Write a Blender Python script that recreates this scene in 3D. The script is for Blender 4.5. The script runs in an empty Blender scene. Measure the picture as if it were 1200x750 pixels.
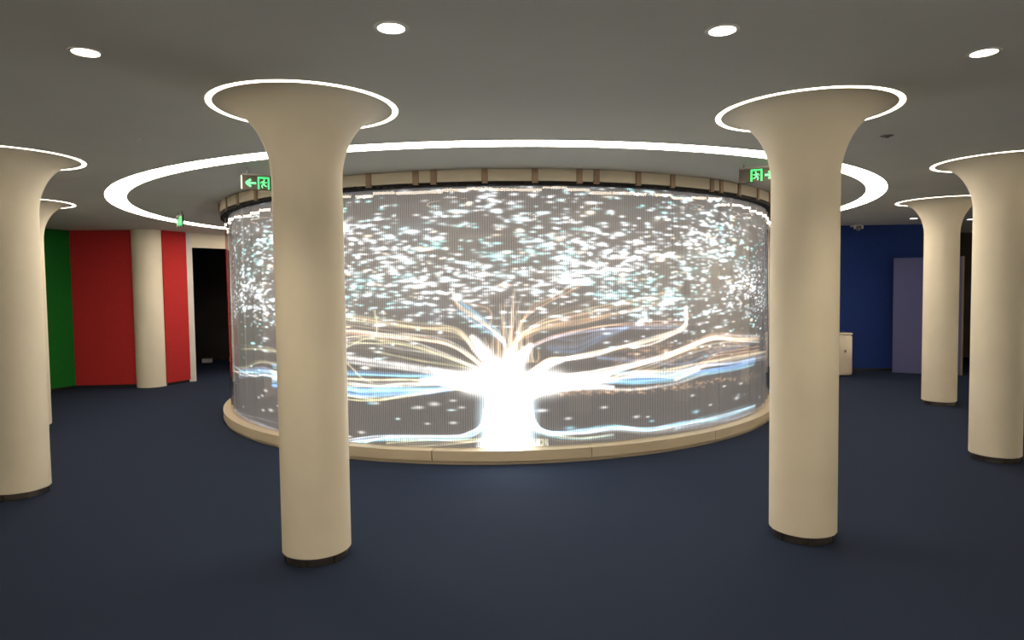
import bpy, bmesh, math, random
import numpy as np
from mathutils import Vector, Matrix

S = bpy.context.scene
COL = S.collection
PI = math.pi

# ------------------------------------------------------------ camera
F_PX, PITCH, ROLL = 776.652, 0.0473, -0.0126
EYE = 1.6
cd = bpy.data.cameras.new('camera')
cd.sensor_fit = 'HORIZONTAL'; cd.sensor_width = 36.0
cd.lens = F_PX * 36.0 / 1200.0
cd.clip_start = 0.05; cd.clip_end = 200
cam = bpy.data.objects.new('camera', cd); COL.objects.link(cam)
cam.matrix_world = (Matrix.Translation((0, 0, EYE)) @ Matrix.Rotation(PI/2 - PITCH, 4, 'X')
                    @ Matrix.Rotation(ROLL, 4, 'Z'))
S.camera = cam

# ------------------------------------------------------------ world and exposure
w = bpy.data.worlds.new('world'); S.world = w; w.use_nodes = True
w.node_tree.nodes['Background'].inputs[0].default_value = (0.01, 0.01, 0.01, 1)
w.node_tree.nodes['Background'].inputs[1].default_value = 0.2
S.view_settings.view_transform = 'Standard'; S.view_settings.look = 'None'
S.view_settings.gamma = 1.0; S.view_settings.use_curve_mapping = False
S.view_settings.exposure = 0.0

RING_STRENGTH = 21.0        # big ceiling ring
HALO_STRENGTH = 8.0        # rings round the column tops
LED_GAIN = 1.0
SPOT_W = 50.0              # each ceiling downlight
WARM = (1.0, 0.86, 0.68)
# unseen fill lights added to bounce off the white wall behind the camera and the two side walls
for wx, wy, rz, en in ((-7.5, -0.75, 0, 62), (-2.5, -0.75, 0, 55), (2.5, -0.75, 0, 55), (7.5, -0.75, 0, 62),
                       (-9.2, 1.5, -90, 70), (-9.2, 5.0, -90, 70), (10.3, 1.5, 90, 70), (10.3, 6.0, 90, 90), (10.3, 9.0, 90, 50)):
    al = bpy.data.lights.new('fill_light', 'AREA'); al.shape = 'RECTANGLE'; al.size = 4.8 if rz == 0 else 3.0; al.size_y = 0.12
    al.energy = en; al.color = (1.0, 0.90, 0.76); al.spread = math.radians(120)
    ao = bpy.data.objects.new('fill_light', al); COL.objects.link(ao)
    ao.location = (wx, wy, 2.62)
    ao.rotation_euler = (Matrix.Rotation(math.radians(rz), 4, 'Z') @ Matrix.Rotation(math.radians(-38), 4, 'X')).to_euler()

H = 2.6743                 # ceiling height
CX, CY, EY = -0.1657, 10.038, 1.0604    # drum centre, slight oval
SR = 3.7623                # glass radius

# ------------------------------------------------------------ material helpers
def mat(name, col, rough=0.6, metal=0.0, spec=0.5, noise=None, bump=None, emit=None, coat=0.0):
    m = bpy.data.materials.new(name); m.use_nodes = True
    nt = m.node_tree; b = nt.nodes['Principled BSDF']
    b.inputs['Base Color'].default_value = (*col, 1)
    b.inputs['Roughness'].default_value = rough
    b.inputs['Metallic'].default_value = metal
    b.inputs['Specular IOR Level'].default_value = spec
    b.inputs['Coat Weight'].default_value = coat
    tc = nt.nodes.new('ShaderNodeTexCoord')
    if noise:
        scale, amt, det = noise
        n = nt.nodes.new('ShaderNodeTexNoise'); n.inputs['Scale'].default_value = scale
        n.inputs['Detail'].default_value = det
        nt.links.new(tc.outputs['Object'], n.inputs['Vector'])
        r = nt.nodes.new('ShaderNodeMapRange')
        r.inputs['From Min'].default_value = 0.3; r.inputs['From Max'].default_value = 0.7
        r.inputs['To Min'].default_value = 1 - amt; r.inputs['To Max'].default_value = 1 + amt
        nt.links.new(n.outputs['Fac'], r.inputs['Value'])
        h = nt.nodes.new('ShaderNodeVectorMath'); h.operation = 'SCALE'
        h.inputs[0].default_value = col
        nt.links.new(r.outputs['Result'], h.inputs['Scale'])
        nt.links.new(h.outputs['Vector'], b.inputs['Base Color'])
    if bump:
        scale, st, dist = bump
        n = nt.nodes.new('ShaderNodeTexNoise'); n.inputs['Scale'].default_value = scale
        n.inputs['Detail'].default_value = 3
        nt.links.new(tc.outputs['Object'], n.inputs['Vector'])
        bp = nt.nodes.new('ShaderNodeBump'); bp.inputs['Strength'].default_value = st
        bp.inputs['Distance'].default_value = dist
        nt.links.new(n.outputs['Fac'], bp.inputs['Height'])
        nt.links.new(bp.outputs['Normal'], b.inputs['Normal'])
    if emit:
        b.inputs['Emission Color'].default_value = (*emit[0], 1)
        b.inputs['Emission Strength'].default_value = emit[1]
    return m

M = {}
M['plaster'] = mat('cream_plaster', (0.77, 0.705, 0.565), 0.55, spec=0.3, noise=(3, .03, 3), bump=(120, .05, .002))
M['ceiling'] = mat('ceiling_paint', (0.68, 0.675, 0.625), 0.8, spec=0.2, noise=(1.5, .03, 3), bump=(200, .05, .001))
M['wall'] = mat('wall_paint', (0.84, 0.77, 0.63), 0.7, spec=0.3, noise=(2, .03, 3))
M['front'] = mat('white_wall_paint', (0.85, 0.82, 0.76), 0.7, noise=(2, .02, 2))
M['carpet'] = mat('blue_carpet', (0.0175, 0.0265, 0.052), 0.95, spec=0.1, noise=(260, .55, 4), bump=(350, .6, .004))
M['red'] = mat('red_fabric', (0.50, 0.033, 0.034), 0.9, spec=0.15, noise=(60, .12, 5), bump=(300, .3, .002))
M['green'] = mat('green_fabric', (0.012, 0.16, 0.02), 0.9, spec=0.15, noise=(60, .15, 5), bump=(300, .3, .002))
M['blue'] = mat('blue_fabric', (0.017, 0.040, 0.18), 0.9, spec=0.15, noise=(60, .15, 5), bump=(300, .3, .002))
M['lilac'] = mat('lilac_fabric', (0.12, 0.125, 0.27), 0.85, spec=0.2, noise=(60, .08, 5), bump=(300, .3, .002))
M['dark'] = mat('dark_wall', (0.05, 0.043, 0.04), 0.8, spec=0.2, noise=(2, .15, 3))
M['black'] = mat('black_skirting', (0.008, 0.008, 0.01), 0.5, noise=(5, .1, 2))
M['steel'] = mat('brushed_steel', (0.20, 0.17, 0.145), 0.32, metal=0.9, noise=(8, .25, 3))
M['plinth'] = mat('beige_lacquer', (0.56, 0.475, 0.345), 0.45, spec=0.4, noise=(2, .04, 3))
M['fascia'] = mat('beige_board', (0.52, 0.475, 0.38), 0.6, spec=0.3, noise=(2, .04, 3))
M['brown'] = mat('brown_bracket', (0.26, 0.18, 0.12), 0.6, noise=(14, .15, 3))
M['rim'] = mat('black_rim', (0.006, 0.005, 0.005), 0.6, spec=.2, noise=(30, .3, 3))
M['white'] = mat('white_gloss', (0.70, 0.62, 0.50), 0.12, spec=0.6, noise=(3, .03, 3), coat=0.5)
M['white_plastic'] = mat('white_plastic', (0.75, 0.74, 0.70), 0.4, noise=(6, .03, 2))
M['grey_plastic'] = mat('grey_plastic', (0.18, 0.17, 0.16), 0.5, noise=(6, .05, 2))
M['sign_dark'] = mat('sign_dark_glass', (0.05, 0.045, 0.035), 0.6, spec=.2, noise=(4, .1, 2))
M['sign_green'] = mat('sign_green', (0.02, 0.5, 0.12), 0.5, noise=(20, .05, 2), emit=((0.04, 0.95, 0.22), 1.0))
M['sign_pale'] = mat('sign_pale_green', (0.1, 0.6, 0.2), 0.5, noise=(20, .05, 2), emit=((0.10, 1.0, 0.30), 1.0))
M['ring'] = mat('ring_diffuser', (0.8, 0.8, 0.8), 0.5, noise=(3, .02, 2), emit=(WARM, RING_STRENGTH))
M['halo'] = mat('halo_diffuser', (0.8, 0.8, 0.8), 0.5, noise=(3, .02, 2), emit=((1.0, 0.84, 0.63), HALO_STRENGTH))
M['lens'] = mat('downlight_lens', (0.8, 0.8, 0.8), 0.4, noise=(3, .02, 2), emit=((1.0, 0.86, 0.66), 14.0))
M['lens_cool'] = mat('cool_downlight_lens', (0.8, 0.8, 0.8), 0.4, noise=(3, .02, 2), emit=((0.95, 0.93, 1.0), 8.0))
M['backing'] = mat('screen_backing', (0.05, 0.047, 0.045), 0.6, noise=(4, .06, 3))

# LED strips: colour per vertex is the picture the strips show
def led_material():
    m = bpy.data.materials.new('led_strip'); m.use_nodes = True
    nt = m.node_tree; b = nt.nodes['Principled BSDF']
    b.inputs['Base Color'].default_value = (0.30, 0.28, 0.265, 1)
    b.inputs['Roughness'].default_value = 0.5
    a = nt.nodes.new('ShaderNodeAttribute'); a.attribute_name = 'picture'
    nt.links.new(a.outputs['Color'], b.inputs['Emission Color'])
    b.inputs['Emission Strength'].default_value = LED_GAIN
    return m
M['led'] = led_material()

def glass_material():
    m = bpy.data.materials.new('clear_panel'); m.use_nodes = True
    nt = m.node_tree; nt.nodes.clear()
    out = nt.nodes.new('ShaderNodeOutputMaterial')
    tr = nt.nodes.new('ShaderNodeBsdfTransparent'); tr.inputs[0].default_value = (0.95, 0.95, 0.95, 1)
    gl = nt.nodes.new('ShaderNodeBsdfGlossy'); gl.inputs['Roughness'].default_value = 0.02
    tc = nt.nodes.new('ShaderNodeTexCoord'); n = nt.nodes.new('ShaderNodeTexNoise')
    n.inputs['Scale'].default_value = 2.0                # faint smears make the mirror a little softer in places
    nt.links.new(tc.outputs['Object'], n.inputs['Vector'])
    rr = nt.nodes.new('ShaderNodeMapRange'); rr.inputs['To Min'].default_value = 0.005; rr.inputs['To Max'].default_value = 0.03
    nt.links.new(n.outputs['Fac'], rr.inputs['Value']); nt.links.new(rr.outputs['Result'], gl.inputs['Roughness'])
    fr = nt.nodes.new('ShaderNodeFresnel'); fr.inputs['IOR'].default_value = 1.5
    mx = nt.nodes.new('ShaderNodeMixShader')
    geo = nt.nodes.new('ShaderNodeNewGeometry')          # only the front face mirrors, as thin glass does
    sb = nt.nodes.new('ShaderNodeMath'); sb.operation = 'SUBTRACT'; sb.inputs[0].default_value = 1.0
    nt.links.new(geo.outputs['Backfacing'], sb.inputs[1])
    ml = nt.nodes.new('ShaderNodeMath'); ml.operation = 'MULTIPLY'
    nt.links.new(fr.outputs[0], ml.inputs[0]); nt.links.new(sb.outputs[0], ml.inputs[1])
    nt.links.new(ml.outputs[0], mx.inputs[0]); nt.links.new(tr.outputs[0], mx.inputs[1])
    nt.links.new(gl.outputs[0], mx.inputs[2]); nt.links.new(mx.outputs[0], out.inputs[0])
    return m
M['glass'] = glass_material()

# ------------------------------------------------------------ mesh helpers
def obj(name, bm, m, parent=None, smooth=False):
    me = bpy.data.meshes.new(name); bm.normal_update(); bm.to_mesh(me); bm.free()
    me.materials.append(m)
    if smooth:
        me.polygons.foreach_set('use_smooth', [True] * len(me.polygons))
    o = bpy.data.objects.new(name, me); COL.objects.link(o)
    if parent: o.parent = parent
    return o
def tag(o, label, cat, group=None):
    o['label'] = label; o['category'] = cat
    if group: o['group'] = group
    return o
def thing(name, loc, label, cat, group=None, rz=0.0):
    o = bpy.data.objects.new(name, None); COL.objects.link(o)
    o.location = loc; o.rotation_euler = (0, 0, rz); o.empty_display_size = .1
    return tag(o, label, cat, group)
def struct(o):
    o['kind'] = 'structure'; return o
def box(bm, x0, x1, y0, y1, z0, z1, mtx=None, bevel=0.0):
    r = bmesh.ops.create_cube(bm, size=1.0)
    for v in r['verts']:
        v.co = Vector((x0 + (v.co.x + .5) * (x1 - x0), y0 + (v.co.y + .5) * (y1 - y0), z0 + (v.co.z + .5) * (z1 - z0)))
    if bevel > 0:
        es = list({e for v in r['verts'] for e in v.link_edges})
        g = bmesh.ops.bevel(bm, geom=es, offset=bevel, segments=2, affect='EDGES', profile=.5)
        vs = {v for f in g['faces'] for v in f.verts} | {v for v in r['verts'] if v.is_valid}
    else: vs = r['verts']
    if mtx is not None:
        for v in vs: v.co = mtx @ v.co
    return bm
def lathe(bm, prof, n=96, closed=False):
    rows = []
    for r, z in prof:
        if r < 1e-6: rows.append([bm.verts.new((0, 0, z))] * n)
        else: rows.append([bm.verts.new((r * math.cos(2*PI*i/n), r * math.sin(2*PI*i/n), z)) for i in range(n)])
    pairs = list(zip(rows, rows[1:])) + ([(rows[-1], rows[0])] if closed else [])
    for a, b in pairs:
        for i in range(n):
            j = (i + 1) % n
            vs = []
            for v in (a[i], a[j], b[j], b[i]):
                if v not in vs: vs.append(v)
            if len(vs) >= 3: bm.faces.new(vs)
    bmesh.ops.recalc_face_normals(bm, faces=bm.faces)
    return bm
def prism(bm, pts, z0, z1):
    a = [bm.verts.new((x, y, z0)) for x, y in pts]; b = [bm.verts.new((x, y, z1)) for x, y in pts]
    n = len(pts)
    bm.faces.new(a[::-1]); bm.faces.new(b)
    for i in range(n): bm.faces.new((a[i], a[(i+1) % n], b[(i+1) % n], b[i]))
    bmesh.ops.recalc_face_normals(bm, faces=bm.faces)
    return bm
def wall_seg(bm, p, q, z0, z1, t, side):
    """slab from p to q, thickness t on the given side (+1 = left of p->q)"""
    p = Vector(p); q = Vector(q); d = (q - p).normalized(); n = Vector((-d.y, d.x)) * t * side
    return prism(bm, [p, q, q + n, p + n], z0, z1)
def arc_block(r0, r1, a0, a1, z0, z1, seg):
    """block of the drum between two radii and two angles (degrees), in the drum's local space"""
    bm = bmesh.new(); cols = []
    for i in range(seg + 1):
        a = math.radians(a0 + (a1 - a0) * i / seg); c, s = math.cos(a), math.sin(a) * EY
        cols.append([bm.verts.new((r * c, r * s, z)) for r, z in ((r0, z0), (r1, z0), (r1, z1), (r0, z1))])
    for a, b in zip(cols, cols[1:]):
        for k in range(4): bm.faces.new((a[k], a[(k+1) % 4], b[(k+1) % 4], b[k]))
    bm.faces.new(cols[0]); bm.faces.new(cols[-1][::-1])
    bmesh.ops.recalc_face_normals(bm, faces=bm.faces)
    return bm

# ------------------------------------------------------------ room shell
bm = bmesh.new(); box(bm, -13, 14, -7, 20, -0.1, 0); struct(obj('floor', bm, M['carpet']))
bm = bmesh.new(); box(bm, -13, 14, -7, 20, H, H + 0.12); struct(obj('ceiling', bm, M['ceiling']))

P_G0 = (-8.70, 7.20); P_G = (-7.44, 11.22); P_R1 = (-6.42, 11.32); P_R2a = (-6.02, 11.36); P_R2 = (-5.80, 11.86)
P_J = (-5.72, 11.93); P_D = (-4.50, 13.35); P_B1 = (-3.40, 15.05); P_B2 = (0.0, 16.3); P_B3 = (4.3, 14.9); P_B4 = (5.35, 12.22)
P_BL = (7.60, 12.10)

bm = bmesh.new()
wall_seg(bm, (-10.5, -2.0), (-10.5, 7.2), 0, H, .15, 1)
wall_seg(bm, (-10.5, 7.2), P_G0, 0, H, .15, 1)
wall_seg(bm, P_G0, P_G, 0, H, .12, 1)
wall_seg(bm, P_G, P_R1, 0, H, .12, 1)
wall_seg(bm, P_R1, P_R2a, 0, H, .12, 1)
wall_seg(bm, P_R2a, P_R2, 0, H, .12, 1)
wl = struct(obj('wall_left', bm, M['wall']))
def cladding(name, p, q, m, parent, z0=0.05, label=None):
    bm = bmesh.new(); wall_seg(bm, p, q, z0, H - 0.004, .02, -1)
    o = obj(name, bm, m, parent)
    if label: o['label'] = label
    return o
cladding('wall_panel', P_G0, P_G, M['green'], wl, label='green fabric wall panel')
cladding('wall_panel', P_G, (-6.42, 11.30), M['red'], wl, label='wide red fabric wall panel')
cladding('wall_panel', (-5.97, 11.37), (-5.79, 11.83), M['red'], wl, label='narrow red fabric wall panel')
# half-round pilaster between the red panels
bm = bmesh.new()
pts = [(-6.215 + .245 * math.cos(math.radians(a)), 11.38 + .24 * math.sin(math.radians(a))) for a in range(180, 361, 6)]
prism(bm, pts, 0.0, H - .002)
pil = obj('pilaster', bm, M['wall'], wl, smooth=False); pil['label'] = 'half round cream pilaster'
def baseboard(name, segs):
    bm = bmesh.new()
    for p, q in segs: wall_seg(bm, p, q, 0, 0.05, .012, -1)
    return struct(obj(name, bm, M['black']))
baseboard('baseboard_left', [(P_G0, P_G), (P_G, (-6.44, 11.31)), ((-5.97, 11.38), (-5.80, 11.82))])

# back wall with the door opening
DZ = 2.41
dirx = (Vector(P_D) - Vector(P_J)).normalized()
bm = bmesh.new()
wall_seg(bm, P_J, P_D, DZ, H, .15, 1)
wall_seg(bm, P_D, P_B1, 0, H, .15, 1)
wall_seg(bm, P_B1, P_B2, 0, H, .15, 1)
wall_seg(bm, P_B2, P_B3, 0, H, .15, 1)
wall_seg(bm, P_B3, P_B4, 0, H, .15, 1)
struct(obj('wall_back', bm, M['wall']))
bm = bmesh.new()
wall_seg(bm, P_R2, P_J, 0, H, .20, 1)
struct(obj('trim_1', bm, M['white_plastic']))
# dark room behind the opening
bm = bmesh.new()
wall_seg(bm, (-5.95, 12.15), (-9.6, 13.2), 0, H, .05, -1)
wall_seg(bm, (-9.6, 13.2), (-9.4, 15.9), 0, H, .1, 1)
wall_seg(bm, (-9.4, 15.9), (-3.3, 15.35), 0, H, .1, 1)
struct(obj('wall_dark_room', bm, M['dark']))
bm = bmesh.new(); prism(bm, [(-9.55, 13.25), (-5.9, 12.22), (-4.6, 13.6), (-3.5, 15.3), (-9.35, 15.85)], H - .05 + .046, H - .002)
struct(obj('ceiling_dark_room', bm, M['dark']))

# right side
bm = bmesh.new()
wall_seg(bm, P_B4, P_BL, 0, H, .15, 1)
wr = struct(obj('wall_right', bm, M['blue']))
bm = bmesh.new()
wall_seg(bm, P_BL, (7.65, 14.2), 0, H, .12, 1)
wall_seg(bm, (7.65, 14.2), (11.6, 14.2), 0, H, .12, 1)
wall_seg(bm, (11.6, 14.2), (11.6, 11.2), 0, H, .12, 1)
struct(obj('wall_recess', bm, M['dark']))
bm = bmesh.new()
wall_seg(bm, (11.6, 11.2), (11.6, -2.0), 0, H, .15, 1)
struct(obj('wall_far_right', bm, M['wall']))
bm = bmesh.new(); wall_seg(bm, (11.75, -2.0), (-10.65, -2.0), 0, H, .15, 1)
struct(obj('wall_front', bm, M['front']))
baseboard('baseboard_right', [(P_B4, P_BL)])

# ------------------------------------------------------------ columns
R_RIM, R_SH, ZB = 0.536, 0.201, 0.05
RIN = R_RIM - 0.031
def make_column(loc, label):
    t = thing('column', (*loc, 0), label, 'column', 'trumpet topped columns round the hall')
    prof = [(0.001, ZB), (R_SH - .004, ZB), (R_SH, ZB + .004)]
    a, b = RIN - R_SH, 0.43
    for i in range(0, 33):
        ph = PI/2 * i / 32
        prof.append((R_SH + a * (1 - math.cos(ph)), H - b + b * math.sin(ph) - .0015))
    prof.append((0.001, H - .0015))
    bm = bmesh.new(); lathe(bm, prof, 96)
    o = obj('shaft', bm, M['plaster'], t, smooth=True)
    md = o.modifiers.new('edge', 'EDGE_SPLIT'); md.split_angle = math.radians(40)
    bm = bmesh.new(); lathe(bm, [(0.001, 0), (R_SH - .022, 0), (R_SH - .022, ZB), (0.001, ZB)], 64)
    obj('base_collar', bm, M['steel'], t)
    for k in range(6):                                     # small levelling feet under the shell
        an = k * PI / 3 + .4
        bm = bmesh.new(); box(bm, -.012, .012, -.006, .006, 0, ZB - .004, Matrix.Translation(((R_SH - .018) * math.cos(an), (R_SH - .018) * math.sin(an), 0)) @ Matrix.Rotation(an + PI/2, 4, 'Z'))
        obj('base_clip', bm, M['steel'], t)
    bm = bmesh.new(); lathe(bm, [(RIN, H - .002), (R_RIM, H - .002), (R_RIM, H - .0005), (RIN, H - .0005)], 128, closed=True)
    h = obj('ring_light', bm, M['halo'], t); h['label'] = 'glowing white ring round the column top'
    return t
def copy_tree(o, loc, label):
    r = o.copy(); COL.objects.link(r); r.location = loc; r['label'] = label
    for ch in list(o.children):
        c = ch.copy(); COL.objects.link(c); c.parent = r
        for g in list(ch.children):
            d = g.copy(); COL.objects.link(d); d.parent = c
    return r
c0 = make_column((-1.1994, 3.953), 'cream trumpet column in front of the left part of the glowing screen')
copy_tree(c0, (1.844, 4.1785, 0), 'cream trumpet column in front of the right edge of the glowing screen')
copy_tree(c0, (-3.9681, 5.2702, 0), 'cream trumpet column cut off by the left edge of the photo')
copy_tree(c0, (-5.73, 7.8194, 0), 'cream trumpet column mostly hidden behind the one at the left edge')
copy_tree(c0, (4.3751, 5.9607, 0), 'cream trumpet column at the right edge, its rim cut off by the frame')
copy_tree(c0, (5.6572, 8.7413, 0), 'smaller looking cream trumpet column in front of the lilac partition')

# ------------------------------------------------------------ big ceiling ring
t = thing('ceiling_ring_light', (-0.1567, 9.8066, H), 'huge glowing white ring light set in the ceiling around the screen drum', 'ceiling light')
bm = bmesh.new(); lathe(bm, [(4.7525, -.002), (4.9576, -.002), (4.9576, -.0005), (4.7525, -.0005)], 256, closed=True)
obj('diffuser', bm, M['ring'], t)
bm = bmesh.new()
lathe(bm, [(4.7395, -.002), (4.7515, -.0025), (4.7515, -.0005), (4.7395, -.0005)], 256, closed=True)
lathe(bm, [(4.9586, -.0025), (4.9700, -.002), (4.9700, -.0005), (4.9586, -.0005)], 256, closed=True)
obj('edge_trim', bm, M['ceiling'], t)

# ------------------------------------------------------------ screen drum
drum = thing('screen_drum', (CX, CY, 0), 'large round drum screen showing a glowing tree under falling sparks', 'screen')
ZP, ZS = 0.1277, 2.540
FR = 3.8327
# plinth
pang = [-98.7 + 22.0 * k for k in range(-8, 9)]
pang = [a for a in pang if a > -98.7 - 180 and a < -98.7 + 176]
pang.append(pang[0] + 360)
for a0, a1 in zip(pang, pang[1:]):
    g = .045
    o = obj('plinth_panel', arc_block(3.70, 3.8559, a0 + g, a1 - g, .034, ZP, 20), M['plinth'], drum)
bm = arc_block(3.68, 3.8559 - .016, 0, 359.999, .0, .026, 180)
obj('plinth_foot', bm, M['plinth'], drum)
bm = arc_block(3.68, 3.8559 - .03, 0, 359.999, .026, .034, 180)
obj('shadow_gap', bm, M['black'], drum)
# backing wall, rims
bm = arc_block(3.66, 3.70, 0, 359.999, .0, H - .002, 180); obj('backing_drum', bm, M['backing'], drum)
bm = arc_block(3.70, 3.80, 0, 359.999, ZS - .004, 2.5643, 240); obj('top_rim', bm, M['rim'], drum)
# scalloped black edge below the fascia
bm = bmesh.new()
for k in range(360):
    a = math.radians(k); c, s = math.cos(a), math.sin(a) * EY
    m4 = Matrix.Translation((3.805 * c, 3.805 * s, 0)) @ Matrix.Rotation(math.atan2(s, c) + PI/2, 4, 'Z')
    dz = .004 * ((k * 7) % 3)
    box(bm, -.030, .030, -.012, .006, ZS - .004 - dz, 2.562, m4)
o = obj('rim_clips', bm, M['rim'], drum); o['kind'] = 'stuff'
# fascia boards and brackets
br = [-151.11, -143.02, -136.86, -130.18, -122.5, -115.0, -107.27, -100.36, -97.86, -90.92, -84.18, -78.06, -75.6, -69.21, -63.34, -55.26, -52.97, -47.92, -40.87]
a = -34.0
while a < 200: br.append(a); a += 7.0
for a0, a1 in zip(br, br[1:] + [br[0] + 360]):
    obj('fascia_board', arc_block(3.76, FR, a0 + .42, a1 - .42, 2.5643, H - .003, 6), M['fascia'], drum)
for a in br:
    obj('bracket', arc_block(3.77, FR + .012, a - .40, a + .40, 2.545, H - .003, 1), M['brown'], drum)

# clear panels, each a flat pane set a little unevenly
rnd = random.Random(5)
NP = 104
for k in range(NP):
    a0, a1 = 2*PI*k/NP, 2*PI*(k+1)/NP
    p = Vector((SR*math.cos(a0), SR*EY*math.sin(a0), 0)); q = Vector((SR*math.cos(a1), SR*EY*math.sin(a1), 0))
    mid = (p + q) / 2; wd = (q - p).length / 2 - .001
    ang = math.atan2((q-p).y, (q-p).x)
    bm = bmesh.new(); box(bm, -wd, wd, -.004, 0, 0, ZS - ZP - .002)
    o = obj('glass_panel', bm, M['glass'], drum)
    o.location = (mid.x, mid.y, ZP + .001)
    o.rotation_euler = (rnd.gauss(-.0015, .0050), 0, ang + rnd.gauss(0, .003))

# ---- the picture on the strips: additive strokes on a grid (arc position, height)
NS = 1520                   # strips round the whole drum
NR = 320
RL = 3.728
HALF = 0.5 * 2 * PI         # picture spans the whole turn, drawn only on the front
front = (-PI/2)
j0 = int(NS * (0.75 - 0.29)); j1 = int(NS * (0.75 + 0.29)); NC = j1 - j0
IMG = np.zeros((NR, NC, 3), np.float32)
cp, sp = math.cos(PITCH), math.sin(PITCH); cr, sr_ = math.cos(ROLL), math.sin(ROLL)
def on_drum(px, py):
    """where the picture element seen at (px, py) of the photograph lies on the drum: (column, row)"""
    X = (px - 600) / F_PX; Y = (py - 375) / F_PX
    X, Y = X * cr + Y * sr_, -X * sr_ + Y * cr
    r = (X, cp - Y * sp, -sp - Y * cp)
    A = r[0]**2 + (r[1]/EY)**2; B = -2 * (r[0]*CX + r[1]*CY/EY**2); C = CX*CX + (CY/EY)**2 - RL*RL
    D = B*B - 4*A*C
    if D < 0:
        D = 0
    tt = (-B - math.sqrt(D)) / 2 / A
    x, y, z = r[0]*tt, r[1]*tt, EYE + r[2]*tt
    th = math.atan2((y - CY)/EY, x - CX) % (2*PI)
    return (th / (2*PI) * NS - j0, (z - ZP) / (ZS - ZP) * NR)
def splat(cx_, cy_, sx, sy, col, amp, ang=0.0):
    rx, ry = int(3 * max(sx, sy) + 1) if ang else int(3*sx+1), int(3 * sy + 1 + abs(math.sin(ang)) * 3 * sx)
    x0, x1 = max(0, int(cx_) - rx), min(NC, int(cx_) + rx + 2); y0, y1 = max(0, int(cy_) - ry), min(NR, int(cy_) + ry + 2)
    if x0 >= x1 or y0 >= y1: return
    xs = np.arange(x0, x1) - cx_; ys = (np.arange(y0, y1) - cy_)[:, None]
    if ang:
        c, s = math.cos(ang), math.sin(ang); u = xs * c + ys * s; v = -xs * s + ys * c
    else: u, v = xs + 0*ys, ys + 0*xs
    g = np.exp(-.5 * ((u / sx)**2 + (v / sy)**2)) * amp
    IMG[y0:y1, x0:x1] += g[..., None] * np.array(col, np.float32)
def catmull(pts, n):
    P = [np.array(p, float) for p in pts]; P = [2*P[0]-P[1]] + P + [2*P[-1]-P[-2]]; out = []
    for i in range(1, len(P) - 2):
        for k in range(n):
            t_ = k / n; a_, b_, c_, d_ = P[i-1:i+3]
            out.append(.5 * ((2*b_) + (-a_+c_)*t_ + (2*a_-5*b_+4*c_-d_)*t_*t_ + (-a_+3*b_-3*c_+d_)*t_**3))
    out.append(P[-2]); return np.array(out)
WHITE = (1, .98, .95); CREAM = (1, .86, .58); PEACH = (1, .60, .34); YEL = (1, .93, .52); BLUE = (.25, .55, 1.0); CYAN = (.35, .85, 1.0); LAV = (.62, .64, .85)
rs = np.random.RandomState(3)
GAIN = 1.9
def stroke(pts, col, wpx, amp, taper=(1, 1), n=26, jit=0.0, flick=0.25, fade=(1.0, 1.0)):
    pts = [(x + rs.normal(0, jit * .8), y + rs.normal(0, jit)) for x, y in pts]
    c = catmull(pts, n)
    uv = np.array([on_drum(x, y) for x, y in c]); L = len(uv)
    ph = rs.rand() * 6
    for i in range(L - 1):
        dv = uv[i+1] - uv[i]; d = float(np.hypot(*dv))
        if d < 1e-6: continue
        f = i / (L - 1); wv = wpx * (taper[0] + (taper[1] - taper[0]) * f)
        sx, sy = max(.5, wv * .5 / 1.97), max(.55, wv * .5 / .96)
        al = 1 / math.hypot(dv[0] / d / sx, dv[1] / d / sy)      # spread along the stroke, to even out overlaps
        k = max(1, int(d / .7)); st = d / k
        am = amp * GAIN * st / (2.5 * al) * (fade[0] + (fade[1] - fade[0]) * f) * (1 + flick * math.sin(ph + i * .35) * math.sin(i * .13 + ph))
        for q in range(k):
            u, v = uv[i] + dv * q / k
            splat(u, v, sx, sy, col, am)
def bundle(pts, cols, n, spread, wpx, amp, **kw):
    n = int(n * 1.7)
    for i in range(n):
        off = rs.normal(0, spread * 1.15); tail = rs.normal(0, spread * 1.3)
        L = len(pts)
        pp = [(x, y + off * min(1, k / max(1, L*.4)) + tail * k / L) for k, (x, y) in enumerate(pts)]
        stroke(pp, cols[i % len(cols)], wpx * (.4 + .9 * rs.rand()), amp * (.15 + 1.7 * rs.rand()**2), jit=1.0, **kw)

A1 = .8
# left boughs
bundle([(580,440),(556,412),(545,396),(528,387),(490,384),(450,380),(400,374),(360,372)], (CREAM, PEACH, YEL, CREAM), 7, 3.2, 1.1, .40*A1)
bundle([(578,445),(553,420),(525,402),(490,394),(450,390),(405,385),(350,390)], (CREAM, PEACH, WHITE), 6, 2.6, 1.0, .38*A1)
bundle([(580,440),(550,428),(510,414),(470,404),(430,399),(404,400),(360,410)], (YEL, CREAM, WHITE), 7, 2.4, 1.3, .48*A1)
bundle([(560,438),(545,431),(500,424),(460,416),(435,411)], (YEL, CREAM), 3, 1.5, .9, .4*A1)
stroke([(575,450),(545,442),(520,437),(480,430),(440,424),(400,418),(350,408)], WHITE, 3.6, .75, taper=(1.5, .7))
stroke([(575,450),(545,445),(520,441),(480,434),(440,429),(400,424),(350,420)], WHITE, 2.2, .5)
bundle([(545,441),(480,440),(430,438),(405,436),(350,432),(318,428)], (BLUE, CYAN), 5, 2.2, 1.6, .32)
bundle([(575,455),(540,450),(500,449),(470,449),(440,449),(400,446),(350,440),(318,440)], (WHITE, CREAM, WHITE), 5, 2.0, 2.0, .6)
bundle([(530,455),(500,458),(450,459),(425,460),(404,457),(350,450),(318,446)], (CYAN, BLUE, BLUE), 6, 2.0, 2.4, .42)
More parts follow.
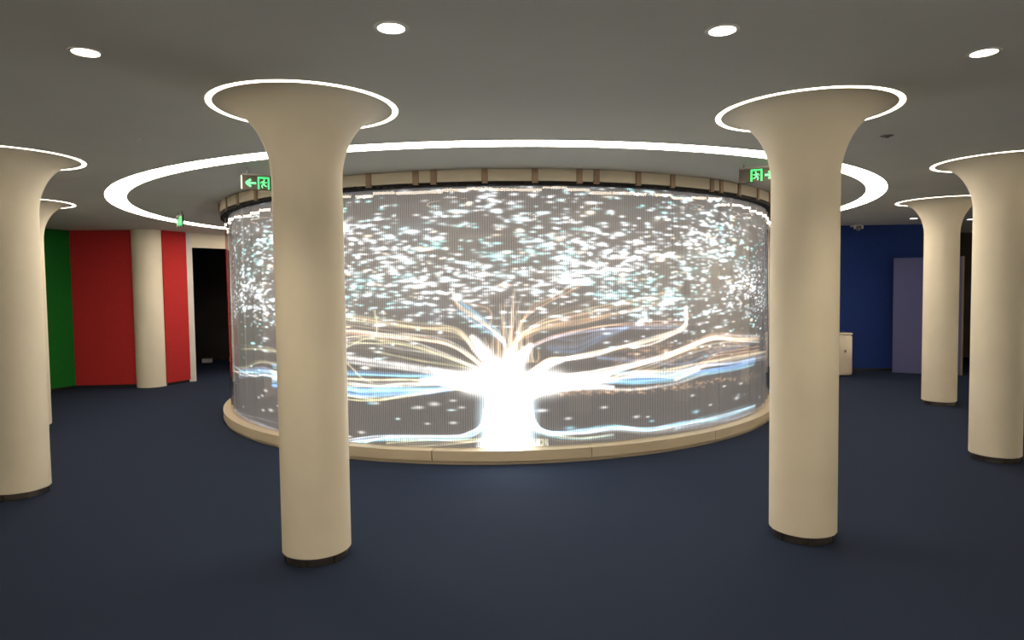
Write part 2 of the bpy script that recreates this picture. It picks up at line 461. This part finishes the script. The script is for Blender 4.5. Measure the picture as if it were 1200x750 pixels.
bundle([(560,458),(530,456),(510,458),(470,464),(440,466),(404,463),(350,455)], (YEL, CREAM), 4, 1.4, .9, .5)
bundle([(585,470),(572,462),(558,456),(540,452),(515,450)], (WHITE,), 4, 1.4, 3.0, .7)
# short twigs at the left
stroke([(438,364),(441,384),(437,395),(425,398),(404,408)], YEL, .9, .45)
stroke([(406,426),(414,434),(424,444),(436,449)], CREAM, .9, .5)
# far left side, past the near column
bundle([(330,413),(315,411),(300,409),(282,409)], (YEL, CREAM), 3, 1.2, .9, .4, fade=(1, .4))
bundle([(330,428),(305,424),(288,429),(272,431)], (YEL, CREAM), 3, 1.5, 1.0, .4, fade=(1, .5))
bundle([(330,440),(310,436),(292,437),(280,440)], (BLUE, CYAN, LAV), 6, 2.2, 1.8, .30, fade=(1, .4))
bundle([(330,445),(312,440),(300,441),(285,438),(274,434)], (WHITE, CYAN), 3, 1.4, .9, .6)
# rising twigs in the middle
bundle([(594,430),(590,402),(573,385),(560,376),(540,362),(532,352),(531,342)], (PEACH, CREAM), 3, 1.4, .9, .35, fade=(1.2, .7))
bundle([(592,405),(580,392),(565,380),(550,368),(535,360)], (BLUE, CYAN, LAV), 7, 3.4, 2.4, .15)
stroke([(572,386),(575,372),(571,362),(556,358),(541,355)], PEACH, 1.0, .35)
for x in np.linspace(566, 628, 22):
    h_ = 45 * math.exp(-((x - 597) / 22)**2) * (.5 + rs.rand()) + 8
    stroke([(x, 425), (x + rs.normal(0, 2), 425 - h_*.5), (x + rs.normal(0, 4), 418 - h_)], (PEACH, CREAM)[int(x) % 2], 1.1, .35, fade=(1.3, .4))
bundle([(598,425),(597,400),(598,375),(602,345)], (PEACH, LAV, CREAM), 4, 3, .8, .10)
for q in range(5): stroke([(590 + 5*q, 415), (588 + 6*q, 385), (586 + 7*q, 352)], (PEACH, LAV)[q % 2], 1.0, .13, fade=(1.4, .2))
bundle([(604,410),(606,390),(612,375),(624,360),(642,352),(660,342),(682,330)], (CREAM, PEACH), 4, 3, .9, .2)
# right boughs
bundle([(598,430),(602,402),(618,391),(640,382),(680,374),(720,365),(760,355),(800,345)], (PEACH, PEACH, CREAM, PEACH), 9, 3.2, 1.5, .38, fade=(1.3, .3))
bundle([(604,400),(620,386),(645,378),(680,370),(715,362)], (PEACH,), 5, 5, 3.0, .12)
bundle([(618,408),(650,396),(700,387),(750,383),(800,382)], (LAV, PEACH), 3, 1.6, .8, .3)
bundle([(735,384),(700,395),(672,405),(640,402)], (BLUE, LAV), 4, 4, 3.0, .10)
bundle([(610,445),(640,424),(665,420),(700,415),(730,408),(760,401),(790,391),(802,383),(804,372),(803,362)], (CREAM, PEACH, WHITE), 6, 1.6, 1.3, .5)
stroke([(605,455),(640,427),(665,421),(695,417)], WHITE, 3.4, .8, taper=(1.4, .5))
bundle([(608,460),(650,444),(700,438),(740,428),(780,417),(810,405),(835,396),(860,396),(890,397)], (CREAM, WHITE, PEACH), 7, 1.8, 1.5, .55, fade=(1.3, .45))
stroke([(605,462),(650,444),(690,441),(715,436),(745,428)], WHITE, 4.0, .9, taper=(1.4, .5))
bundle([(740,437),(770,428),(800,415),(840,404),(880,402)], (CREAM, PEACH), 4, 1.5, 1.0, .4)
bundle([(780,420),(800,410),(830,396),(845,392),(870,397)], (PEACH,), 4, 3.0, 2.4, .16)
bundle([(612,462),(660,452),(700,450),(740,442),(780,439),(820,430),(860,424),(903,416)], (WHITE, CREAM, LAV), 7, 1.8, 1.4, .55, fade=(1.3, .5))
bundle([(690,441),(740,438),(790,440),(820,434)], (WHITE, CYAN), 3, 1.2, .9, .5)
bundle([(660,446),(700,446),(740,447),(780,445),(820,437),(860,431),(885,424)], (BLUE, CYAN, BLUE), 7, 2.0, 1.7, .34)
bundle([(700,420),(760,425),(800,425),(840,412),(880,403)], (BLUE, LAV), 4, 3.0, 2.2, .13)
stroke([(620,468),(650,459),(700,456),(740,457),(790,450),(830,437)], WHITE, 2.0, .7, fade=(1.3, .4))
bundle([(790,446),(815,436),(835,424),(860,418),(890,414)], (PEACH,), 5, 2.6, 1.8, .22)
for i in range(260):       # orange dust under the right boughs
    f = rs.rand(); x = 640 + 250 * f; y = 461 - 6*f - 28 * max(0, f - .5) + rs.normal(0, 2.2)
    u, v = on_drum(x, y); splat(u, v, .9, .7, PEACH, .55 * rs.rand())
for i in range(220):
    f = rs.rand(); x = 720 + 160 * f; y = 420 - 16 * f + rs.normal(0, 7)
    u, v = on_drum(x, y); splat(u, v, 1.3, .8, PEACH, .5 * rs.rand())
# roots
bundle([(568,480),(564,498),(550,509),(530,512),(480,513),(440,514),(404,519)], (CYAN, BLUE, WHITE), 6, 1.4, 1.5, .42)
stroke([(570,470),(567,495),(552,511),(500,512),(450,513),(425,520)], WHITE, 1.2, .6)
bundle([(580,512),(550,518),(500,517),(450,519)], (YEL, CREAM), 4, 2, .9, .4)
bundle([(621,470),(624,493),(640,508),(680,507),(720,503),(760,505),(800,499),(840,491),(885,478)], (WHITE, CYAN, LAV), 7, 1.3, 1.3, .55, fade=(1.3, .35))
bundle([(618,490),(626,505),(650,513),(680,516),(720,512)], (YEL, CYAN, CREAM), 5, 1.6, 1.0, .4)
bundle([(790,503),(820,497),(850,491),(880,483)], (LAV, CYAN), 5, 2.2, 2.4, .13)
bundle([(272,478),(285,490),(305,499),(328,507)], (LAV,), 5, 2.6, 2.0, .12)
for x in np.linspace(560, 640, 34):
    stroke([(x, 515), (x + rs.normal(0, 1.5), 520), (x + rs.normal(0, 2), 526)], (WHITE, YEL)[int(x) % 2], 1.2, .5 * rs.rand() + .15)
# trunk glow
def glow(pts, wpx, amp, col=WHITE, taper=(1, 1)): stroke(pts, col, wpx, amp, taper=taper, n=16, flick=0)
GAIN = 1.0
glow([(594,530),(594,505),(594,480),(594,462)], 24, 26, col=(.72, .95, 1.05))
glow([(545,447),(570,449),(594,452),(630,451),(655,447)], 15, 6)
glow([(594,462),(585,440),(572,422),(560,405),(551,394)], 11, 4, taper=(1.5, .25))
glow([(594,462),(600,440),(606,426),(614,414),(622,404)], 11, 4, taper=(1.5, .25))
glow([(594,450),(596,430),(597,414)], 14, 3, taper=(1.2, .6))
glow([(566,530),(580,518),(594,512),(610,518),(626,530)], 9, 4, col=(1, .98, .85))
glow([(615,455),(650,447),(690,443),(715,440)], 6, 3, taper=(1.6, .4))
glow([(615,462),(650,456),(690,453),(720,454)], 4, 2, taper=(1.3, .5))
glow([(575,455),(545,449),(515,446),(490,446)], 8, 3, taper=(1.5, .3))
glow([(575,450),(540,441),(505,434)], 6, 3, taper=(1.4, .5))
glow([(615,445),(640,430),(660,423)], 5, 2, taper=(1.4, .4))
# sparks
def lowfreq(u, v):
    return (math.sin(u*.021+1.3) * math.cos(v*.045+.4) + math.sin(u*.047+v*.031+2.1) + .7*math.sin(u*.09-v*.06) + .5*math.sin(u*.17+v*.11+.5)) / 3.2
cc = (NC / 2)
placed = 0
while placed < 6600:
    u = rs.rand() * NC; v = rs.rand() * NR
    zf = v / NR                                   # 0 bottom .. 1 top
    side = abs(u - cc) / cc
    # height profile of the cloud
    if zf > .52: dens = 1.0 - 0.75 * max(0, (zf - .78) / .22)
    elif zf > .44: dens = .15 + .85 * (zf - .44) / .08
    elif zf > .30: dens = .08 + .07 * (zf - .30) / .14
    else: dens = .014
    if side > .55 and .28 < zf <= .58: dens = max(dens, min(1, (side - .55) / .2) * .95 * min(1, (zf-.28)/.05))
    if side > .42 and zf > .70: dens *= .45
    if abs(u - (cc + 2)) < 60 and zf < .58: dens *= .45
    lf = lowfreq(u, v)
    dens *= max(.10, .62 + .60 * lf)
    if rs.rand() > dens: continue
    placed += 1
    big = rs.rand()
    sx = .75 + .95 * rs.rand() + (1.5 * rs.rand() if big > .85 else 0)
    sy = .62 + .25 * rs.rand() + (.6 * rs.rand() if big > .85 else 0)
    if side > .5: sx *= .72; sy *= .82
    tint = rs.rand() + .5 * math.sin(u * .03 + 1) * math.cos(v * .05)
    col = (.95, 1, 1.05) if tint < .5 else ((.72, .95, 1.0) if tint < .95 else (.42, .88, .90))
    if rs.rand() < .06: col = (1, .9, .7)
    amp = (.5 + 1.9 * rs.rand()**1.3) * (1.5 if big > .85 else 1)
    splat(u, v, sx, sy, col, amp, ang=rs.normal(0.0, .06))
# soft bluish and teal haze in the cloud
for i in range(260):
    u = rs.rand() * NC; v = NR * (.5 + .42 * rs.rand())
    splat(u, v, 6 + 8*rs.rand(), 2 + 3*rs.rand(), ((.45, .9, .9), (.6, .75, 1.0), (.9, .85, .7))[i % 3], .10 * rs.rand())
# a few larger single sparks low down
for x, y, s_, c_ in ((863,467,1.7,(.9,.97,1)), (815,483,1.6,(.4,.8,1)), (811,464,1.0,WHITE), (832,475,1.0,WHITE), (745,489,1.2,WHITE), (763,494,1.0,CYAN),
        (665,491,1.1,WHITE), (667,502,1.5,CYAN), (707,478,1.2,WHITE), (311,458,1.3,WHITE), (307,464,1.1,WHITE), (303,466,1.0,WHITE), (308,481,1.2,WHITE),
        (317,481,1.5,WHITE), (440,473,1.1,WHITE), (434,473,1.3,CYAN), (490,478,1.4,WHITE), (508,474,1.6,WHITE), (530,496,1.2,WHITE), (500,497,.9,WHITE),
        (423,507,1.3,WHITE), (285,477,1.0,WHITE), (295,437,1.2,WHITE), (530,470,1.0,WHITE), (540,478,1.0,WHITE), (890,466,1.0,WHITE), (868,450,1.3,WHITE)):
    u, v = on_drum(x, y); splat(u, v, s_*1.3, s_*.9, c_, 1.1)

BASE = np.array([.142, .138, .143], np.float32)
IMG = BASE + IMG
IMG = np.minimum(IMG, 14.0)

# ---- strips as real ribbons in front of the backing
def ribbons(js, rows, colfn):
    vs, fs, cs = [], [], []
    return
hw = 0.74 / 2
def build_strips():
    nr = NR
    zs = np.linspace(ZP + .004, ZS - .004, nr).astype(np.float32)
    V = []; C = []; Fq = []; base = 0
    jj = np.arange(j0, j1); n = len(jj)
    th = np.stack([(jj + .5 - hw) / NS * 2*PI, (jj + .5 + hw) / NS * 2*PI], 1)       # n,2
    x = RL * np.cos(th); y = RL * EY * np.sin(th)
    P = np.zeros((n, nr, 2, 3), np.float32)
    P[..., 0] = x[:, None, :]; P[..., 1] = y[:, None, :]; P[..., 2] = zs[None, :, None]
    Cc = np.ones((n, nr, 2, 4), np.float32); Cc[..., :3] = IMG.transpose(1, 0, 2)[:, :, None, :]
    idx = np.arange(n * nr * 2).reshape(n, nr, 2)
    q = np.stack([idx[:, :-1, 0], idx[:, :-1, 1], idx[:, 1:, 1], idx[:, 1:, 0]], -1).reshape(-1, 4)
    V.append(P.reshape(-1, 3)); C.append(Cc.reshape(-1, 4)); Fq.append(q); base = n * nr * 2
    # the far side of the drum: plain strips
    jj = np.array([j % NS for j in range(j1, j0 + NS)]); n = len(jj)
    th = np.stack([(jj + .5 - hw) / NS * 2*PI, (jj + .5 + hw) / NS * 2*PI], 1)
    x = RL * np.cos(th); y = RL * EY * np.sin(th)
    P = np.zeros((n, 2, 2, 3), np.float32); P[..., 0] = x[:, None, :]; P[..., 1] = y[:, None, :]
    P[..., 2] = np.array([zs[0], zs[-1]])[None, :, None]
    Cc = np.ones((n, 2, 2, 4), np.float32); Cc[..., :3] = BASE * 2
    idx = np.arange(n * 4).reshape(n, 2, 2) + base
    q = np.stack([idx[:, :-1, 0], idx[:, :-1, 1], idx[:, 1:, 1], idx[:, 1:, 0]], -1).reshape(-1, 4)
    V.append(P.reshape(-1, 3)); C.append(Cc.reshape(-1, 4)); Fq.append(q)
    V = np.concatenate(V); C = np.concatenate(C); Fq = np.concatenate(Fq).astype(np.int32)
    me = bpy.data.meshes.new('led_strips')
    me.vertices.add(len(V)); me.vertices.foreach_set('co', V.ravel())
    me.loops.add(Fq.size); me.loops.foreach_set('vertex_index', Fq.ravel())
    me.polygons.add(len(Fq)); me.polygons.foreach_set('loop_start', np.arange(0, Fq.size, 4, dtype=np.int32))
    at = me.color_attributes.new('picture', 'FLOAT_COLOR', 'POINT'); at.data.foreach_set('color', C.ravel())
    me.update(calc_edges=True); me.materials.append(M['led'])
    o = bpy.data.objects.new('led_strips', me); COL.objects.link(o); o.parent = drum
    o['kind'] = 'stuff'
build_strips()

# ------------------------------------------------------------ downlights
def downlight(x, y, label, lens, power, col, vis_group, z=H):
    t = thing('downlight', (x, y, z), label, 'ceiling light', vis_group)
    bm = bmesh.new(); lathe(bm, [(.055, -.004), (.070, -.004), (.072, -.0005), (.055, -.0005)], 48, closed=True)
    obj('trim_ring', bm, M['white_plastic'], t)
    bm = bmesh.new(); lathe(bm, [(.001, -.003), (.055, -.003), (.055, -.001), (.001, -.001)], 48)
    obj('lens', bm, M[lens], t)
    ld = bpy.data.lights.new('downlight_beam', 'SPOT'); ld.energy = power; ld.color = col
    ld.spot_size = math.radians(122); ld.spot_blend = 0.75; ld.shadow_soft_size = .05
    lo = bpy.data.objects.new('downlight_beam', ld); COL.objects.link(lo); lo.location = (0, 0, -.02); lo.parent = t
    return t
g = 'round downlights in the near ceiling'
for x, y, lb in ((-1.88, 3.0, 'round downlight at the upper left, leftmost of the near four'), (-.48, 2.77, 'round downlight near the top, above the left half of the screen'),
                 (.90, 2.84, 'round downlight near the top, above the right half of the screen'), (2.22, 3.15, 'round downlight at the upper right, rightmost of the near four')):
    downlight(x, y, lb, 'lens', SPOT_W, (1, .84, .62), g)
for x, y, lb in ((-3.4, .6, 'far left'), (-1.2, .3, 'left'), (1.2, .3, 'right'), (3.4, .6, 'far right'), (-6.5, 1.5, 'left wall'), (6.8, 1.5, 'right wall')):
    downlight(x, y, 'round downlight overhead outside the photo, on the ' + lb, 'lens', SPOT_W, (1, .84, .62), 'downlights behind the camera')
downlight(6.65, 11.0, 'small cool white downlight by the blue wall, left of the column', 'lens_cool', 5, (.95, .93, 1), 'cool downlights by the blue wall')
downlight(7.79, 11.28, 'small cool white downlight between the two right hand columns', 'lens_cool', 5, (.95, .93, 1), 'cool downlights by the blue wall')

downlight(-7.3, 14.4, 'added dim fill light inside the dark room beyond the doorway, hidden above the opening', 'lens', 5, (1, .84, .62), 'added fill light of the dark room')  # extra lamp put in out of sight to lift the dark room

# ------------------------------------------------------------ small ceiling fittings
def disc_fitting(x, y, r, label, m, name, cat, hole=False):
    t = thing(name, (x, y, H), label, cat)
    bm = bmesh.new(); lathe(bm, [(.001, -.006), (r * .7, -.006), (r, -.001), (.001, -.001)], 32); obj('cover_plate', bm, M[m], t)
    bm = bmesh.new(); lathe(bm, [(.001, -.016), (r * .28, -.014), (r * .34, -.006), (.001, -.006)], 20); obj('nozzle', bm, M['grey_plastic' if hole else 'white_plastic'], t)
disc_fitting(-2.57, 4.65, .045, 'small pale sprinkler plate on the ceiling left of the left column', 'ceiling', 'sprinkler', 'sprinkler')
disc_fitting(2.74, 4.87, .045, 'small dark sprinkler plate on the ceiling right of the right column', 'grey_plastic', 'sprinkler', 'sprinkler', True)
disc_fitting(-6.0, 9.85, .05, 'faint small sprinkler plate on the ceiling above the red panel', 'ceiling', 'sprinkler', 'sprinkler')

# ------------------------------------------------------------ exit signs
def bar(bm, x0, z0, x1, z1, wd, y0, y1):
    d = Vector((x1 - x0, z1 - z0)); L = d.length; d.normalize(); n = Vector((-d.y, d.x)) * wd / 2
    p = [Vector((x0, z0)) + n, Vector((x1, z1)) + n, Vector((x1, z1)) - n, Vector((x0, z0)) - n]
    a = [bm.verts.new((q.x, y0, q.y)) for q in p]; b = [bm.verts.new((q.x, y1, q.y)) for q in p]
    bm.faces.new(a); bm.faces.new(b[::-1])
    for i in range(4): bm.faces.new((a[i], b[i], b[(i+1) % 4], a[(i+1) % 4]))
def exit_sign(loc, rz, wdt, hgt, man_x, arrow, label, flip, left_cap):
    """local x to the right, face towards -y, z up from the sign's foot"""
    t = thing('exit_sign', loc, label, 'sign', None, rz)
    bm = bmesh.new(); box(bm, 0, wdt, -.008, .008, 0, hgt, None, .002)
    obj('sign_board', bm, M['sign_dark'], t)
    bm = bmesh.new(); box(bm, 0, wdt, -.012, .012, hgt, hgt + .012, None)
    obj('top_rail', bm, M['grey_plastic'], t)
    for x in (.04, wdt - .04):
        bm = bmesh.new(); box(bm, x - .004, x + .004, -.004, .004, hgt + .012, H - loc[2] - .001); obj('hanger_rod', bm, M['grey_plastic'], t)
    bm = bmesh.new(); box(bm, -.010 if left_cap else wdt, 0 if left_cap else wdt + .010, -.011, .011, .004, hgt - .004)
    obj('end_cap', bm, M['white_plastic'], t)
    s = hgt; y0, y1 = -.0115, -.0081
    x = man_x; k = s * .86; zb = s * .07; kw = k * .92
    f = -1 if flip else 1
    bm = bmesh.new()                                       # doorway frame
    bwd = k * .13
    bar(bm, x + bwd/2, zb, x + bwd/2, zb + k, bwd, y0, y1); bar(bm, x + kw - bwd/2, zb, x + kw - bwd/2, zb + k, bwd, y0, y1)
    bar(bm, x + bwd, zb + k - bwd/2, x + kw - bwd, zb + k - bwd/2, bwd, y0, y1)
    bmesh.ops.recalc_face_normals(bm, faces=bm.faces)
    o = obj('doorway_symbol', bm, M['sign_green'], t); o['label'] = 'bright green doorway symbol'
    bm = bmesh.new(); cx_ = x + kw * .5; u = k
    def lb(ax, az, bx, bz, wd): bar(bm, cx_ + f*ax*u, zb + az*u, cx_ + f*bx*u, zb + bz*u, wd*u, y0, y1)
    lb(.02, .66, -.02, .40, .15)                           # torso
    lb(.02, .63, -.17, .60, .07); lb(-.17, .60, -.22, .47, .06)
    lb(.02, .63, .15, .52, .07); lb(.15, .52, .25, .57, .06)
    lb(-.02, .42, -.15, .28, .10); lb(-.15, .28, -.08, .10, .08)
    lb(-.01, .42, .12, .28, .10); lb(.12, .28, .26, .24, .08)
    vs = [(cx_ + f*.05*u + .065*u*math.cos(q*PI/5), zb + .76*u + .065*u*math.sin(q*PI/5)) for q in range(10)]
    a = [bm.verts.new((p[0], y0, p[1])) for p in vs]; b = [bm.verts.new((p[0], y1, p[1])) for p in vs]
    bm.faces.new(a); bm.faces.new(b[::-1])
    for i in range(10): bm.faces.new((a[i], b[i], b[(i+1) % 10], a[(i+1) % 10]))
    bmesh.ops.recalc_face_normals(bm, faces=bm.faces)
    o = obj('running_figure', bm, M['sign_pale'], t); o['label'] = 'green running person symbol'
    if arrow:
        ax0, ax1 = arrow                                   # tail, tip
        sg = 1 if ax1 > ax0 else -1; zc = s * .47
        bm = bmesh.new(); bar(bm, ax0, zc, ax1 - sg*.004, zc, s*.13, y0, y1)
        bar(bm, ax1, zc, ax1 - sg*s*.32, zc + s*.25, s*.14, y0, y1 + .0004); bar(bm, ax1, zc, ax1 - sg*s*.32, zc - s*.25, s*.14, y0, y1 + .0004)
        bmesh.ops.recalc_face_normals(bm, faces=bm.faces)
        o = obj('arrow', bm, M['sign_pale'], t); o['label'] = 'green arrow pointing ' + ('right' if sg > 0 else 'left')
def unproj(px, py, d):
    X = (px - 600) / F_PX; Y = (py - 375) / F_PX
    X, Y = X * cr + Y * sr_, -X * sr_ + Y * cr
    r = Vector((X, cp - Y * sp, -sp - Y * cp)); return Vector((0, 0, EYE)) + r * (d / r.y)
p = unproj(284, 221.8, 5.75)
exit_sign(tuple(p), math.radians(28), .36, .122, .125, (.112, .03), 'hanging exit sign with left arrow beside the left column', False, True)
p = unproj(866, 215.2, 5.95)
exit_sign(tuple(p), math.radians(-24), .36, .122, .098, (.215, .285), 'hanging exit sign with right arrow beside the right column', True, False)
p = unproj(208.5, 267, 8.9)
exit_sign(tuple(p), math.radians(-48), .24, .145, .10, (.09, .015), 'small distant hanging exit sign under the left end of the ring light', False, True)

# ------------------------------------------------------------ things by the right wall
t = thing('partition', (6.86, 11.92, 0), 'lilac grey fabric partition panel standing before the blue wall', 'partition', None, math.atan2(11.42 - 11.92, 7.79 - 6.86))
L = math.hypot(.93, .5)
bm = bmesh.new(); box(bm, 0.01, L - .03, 0, .04, .03, 2.05, None, .003); obj('fabric_panel', bm, M['lilac'], t)
bm = bmesh.new(); box(bm, L - .03, L, -.004, .044, 0.0, 2.06); o = obj('edge_profile', bm, M['brown'], t); o['label'] = 'brownish edge strip'
bm = bmesh.new(); box(bm, 0, .01, -.004, .044, 0.0, 2.06); box(bm, .01, L - .03, .005, .035, 2.05, 2.06); box(bm, .01, L - .03, .005, .035, 0, .03); obj('frame', bm, M['lilac'], t)
bm = bmesh.new(); box(bm, L - .022, L - .008, -.03, -.004, .95, 1.05, None, .003); o = obj('handle', bm, M['steel'], t); o['label'] = 'small steel handle'

t = thing('cabinet', (5.70, 11.62, 0), 'small glossy white cabinet at the foot of the blue wall', 'cabinet')
bm = bmesh.new(); box(bm, -.21, .21, -.17, .17, .02, .72, None, .035); obj('body', bm, M['white'], t, smooth=True)
bm = bmesh.new(); box(bm, -.205, .205, -.165, .165, .72, .76, None, .012); obj('lid', bm, M['white'], t)
bm = bmesh.new(); box(bm, -.18, .18, -.14, .14, 0, .02); obj('foot', bm, M['black'], t)
bm = bmesh.new(); box(bm, .055, .09, -.174, -.168, .42, .47, None, .002); obj('badge', bm, M['grey_plastic'], t)

t = thing('security_camera', (6.25, 11.98, 2.625), 'small white security camera high on the blue wall', 'camera')
bm = bmesh.new(); box(bm, -.07, .07, -.02, .16, .015, .045, None, .006); obj('bracket', bm, M['white_plastic'], t)
bm = bmesh.new(); lathe(bm, [(.001, -.07), (.035, -.055), (.048, -.02), (.048, .02), (.001, .02)], 24); obj('dome', bm, M['grey_plastic'], t, smooth=True)
bm = bmesh.new(); box(bm, -.075, -.05, -.03, .03, -.03, .03, None, .004); box(bm, .05, .075, -.03, .03, -.03, .03, None, .004); obj('side_cheek', bm, M['white_plastic'], t)

t = thing('small_box', (-6.98, 15.1, 0), 'small white box on the floor of the dark room behind the doorway', 'box')
bm = bmesh.new(); box(bm, -.09, .09, -.07, .07, 0, .09, None, .004); obj('carton', bm, M['white_plastic'], t)
bm = bmesh.new(); box(bm, -.092, .092, -.072, .072, .09, .10); obj('lid', bm, M['grey_plastic'], t)
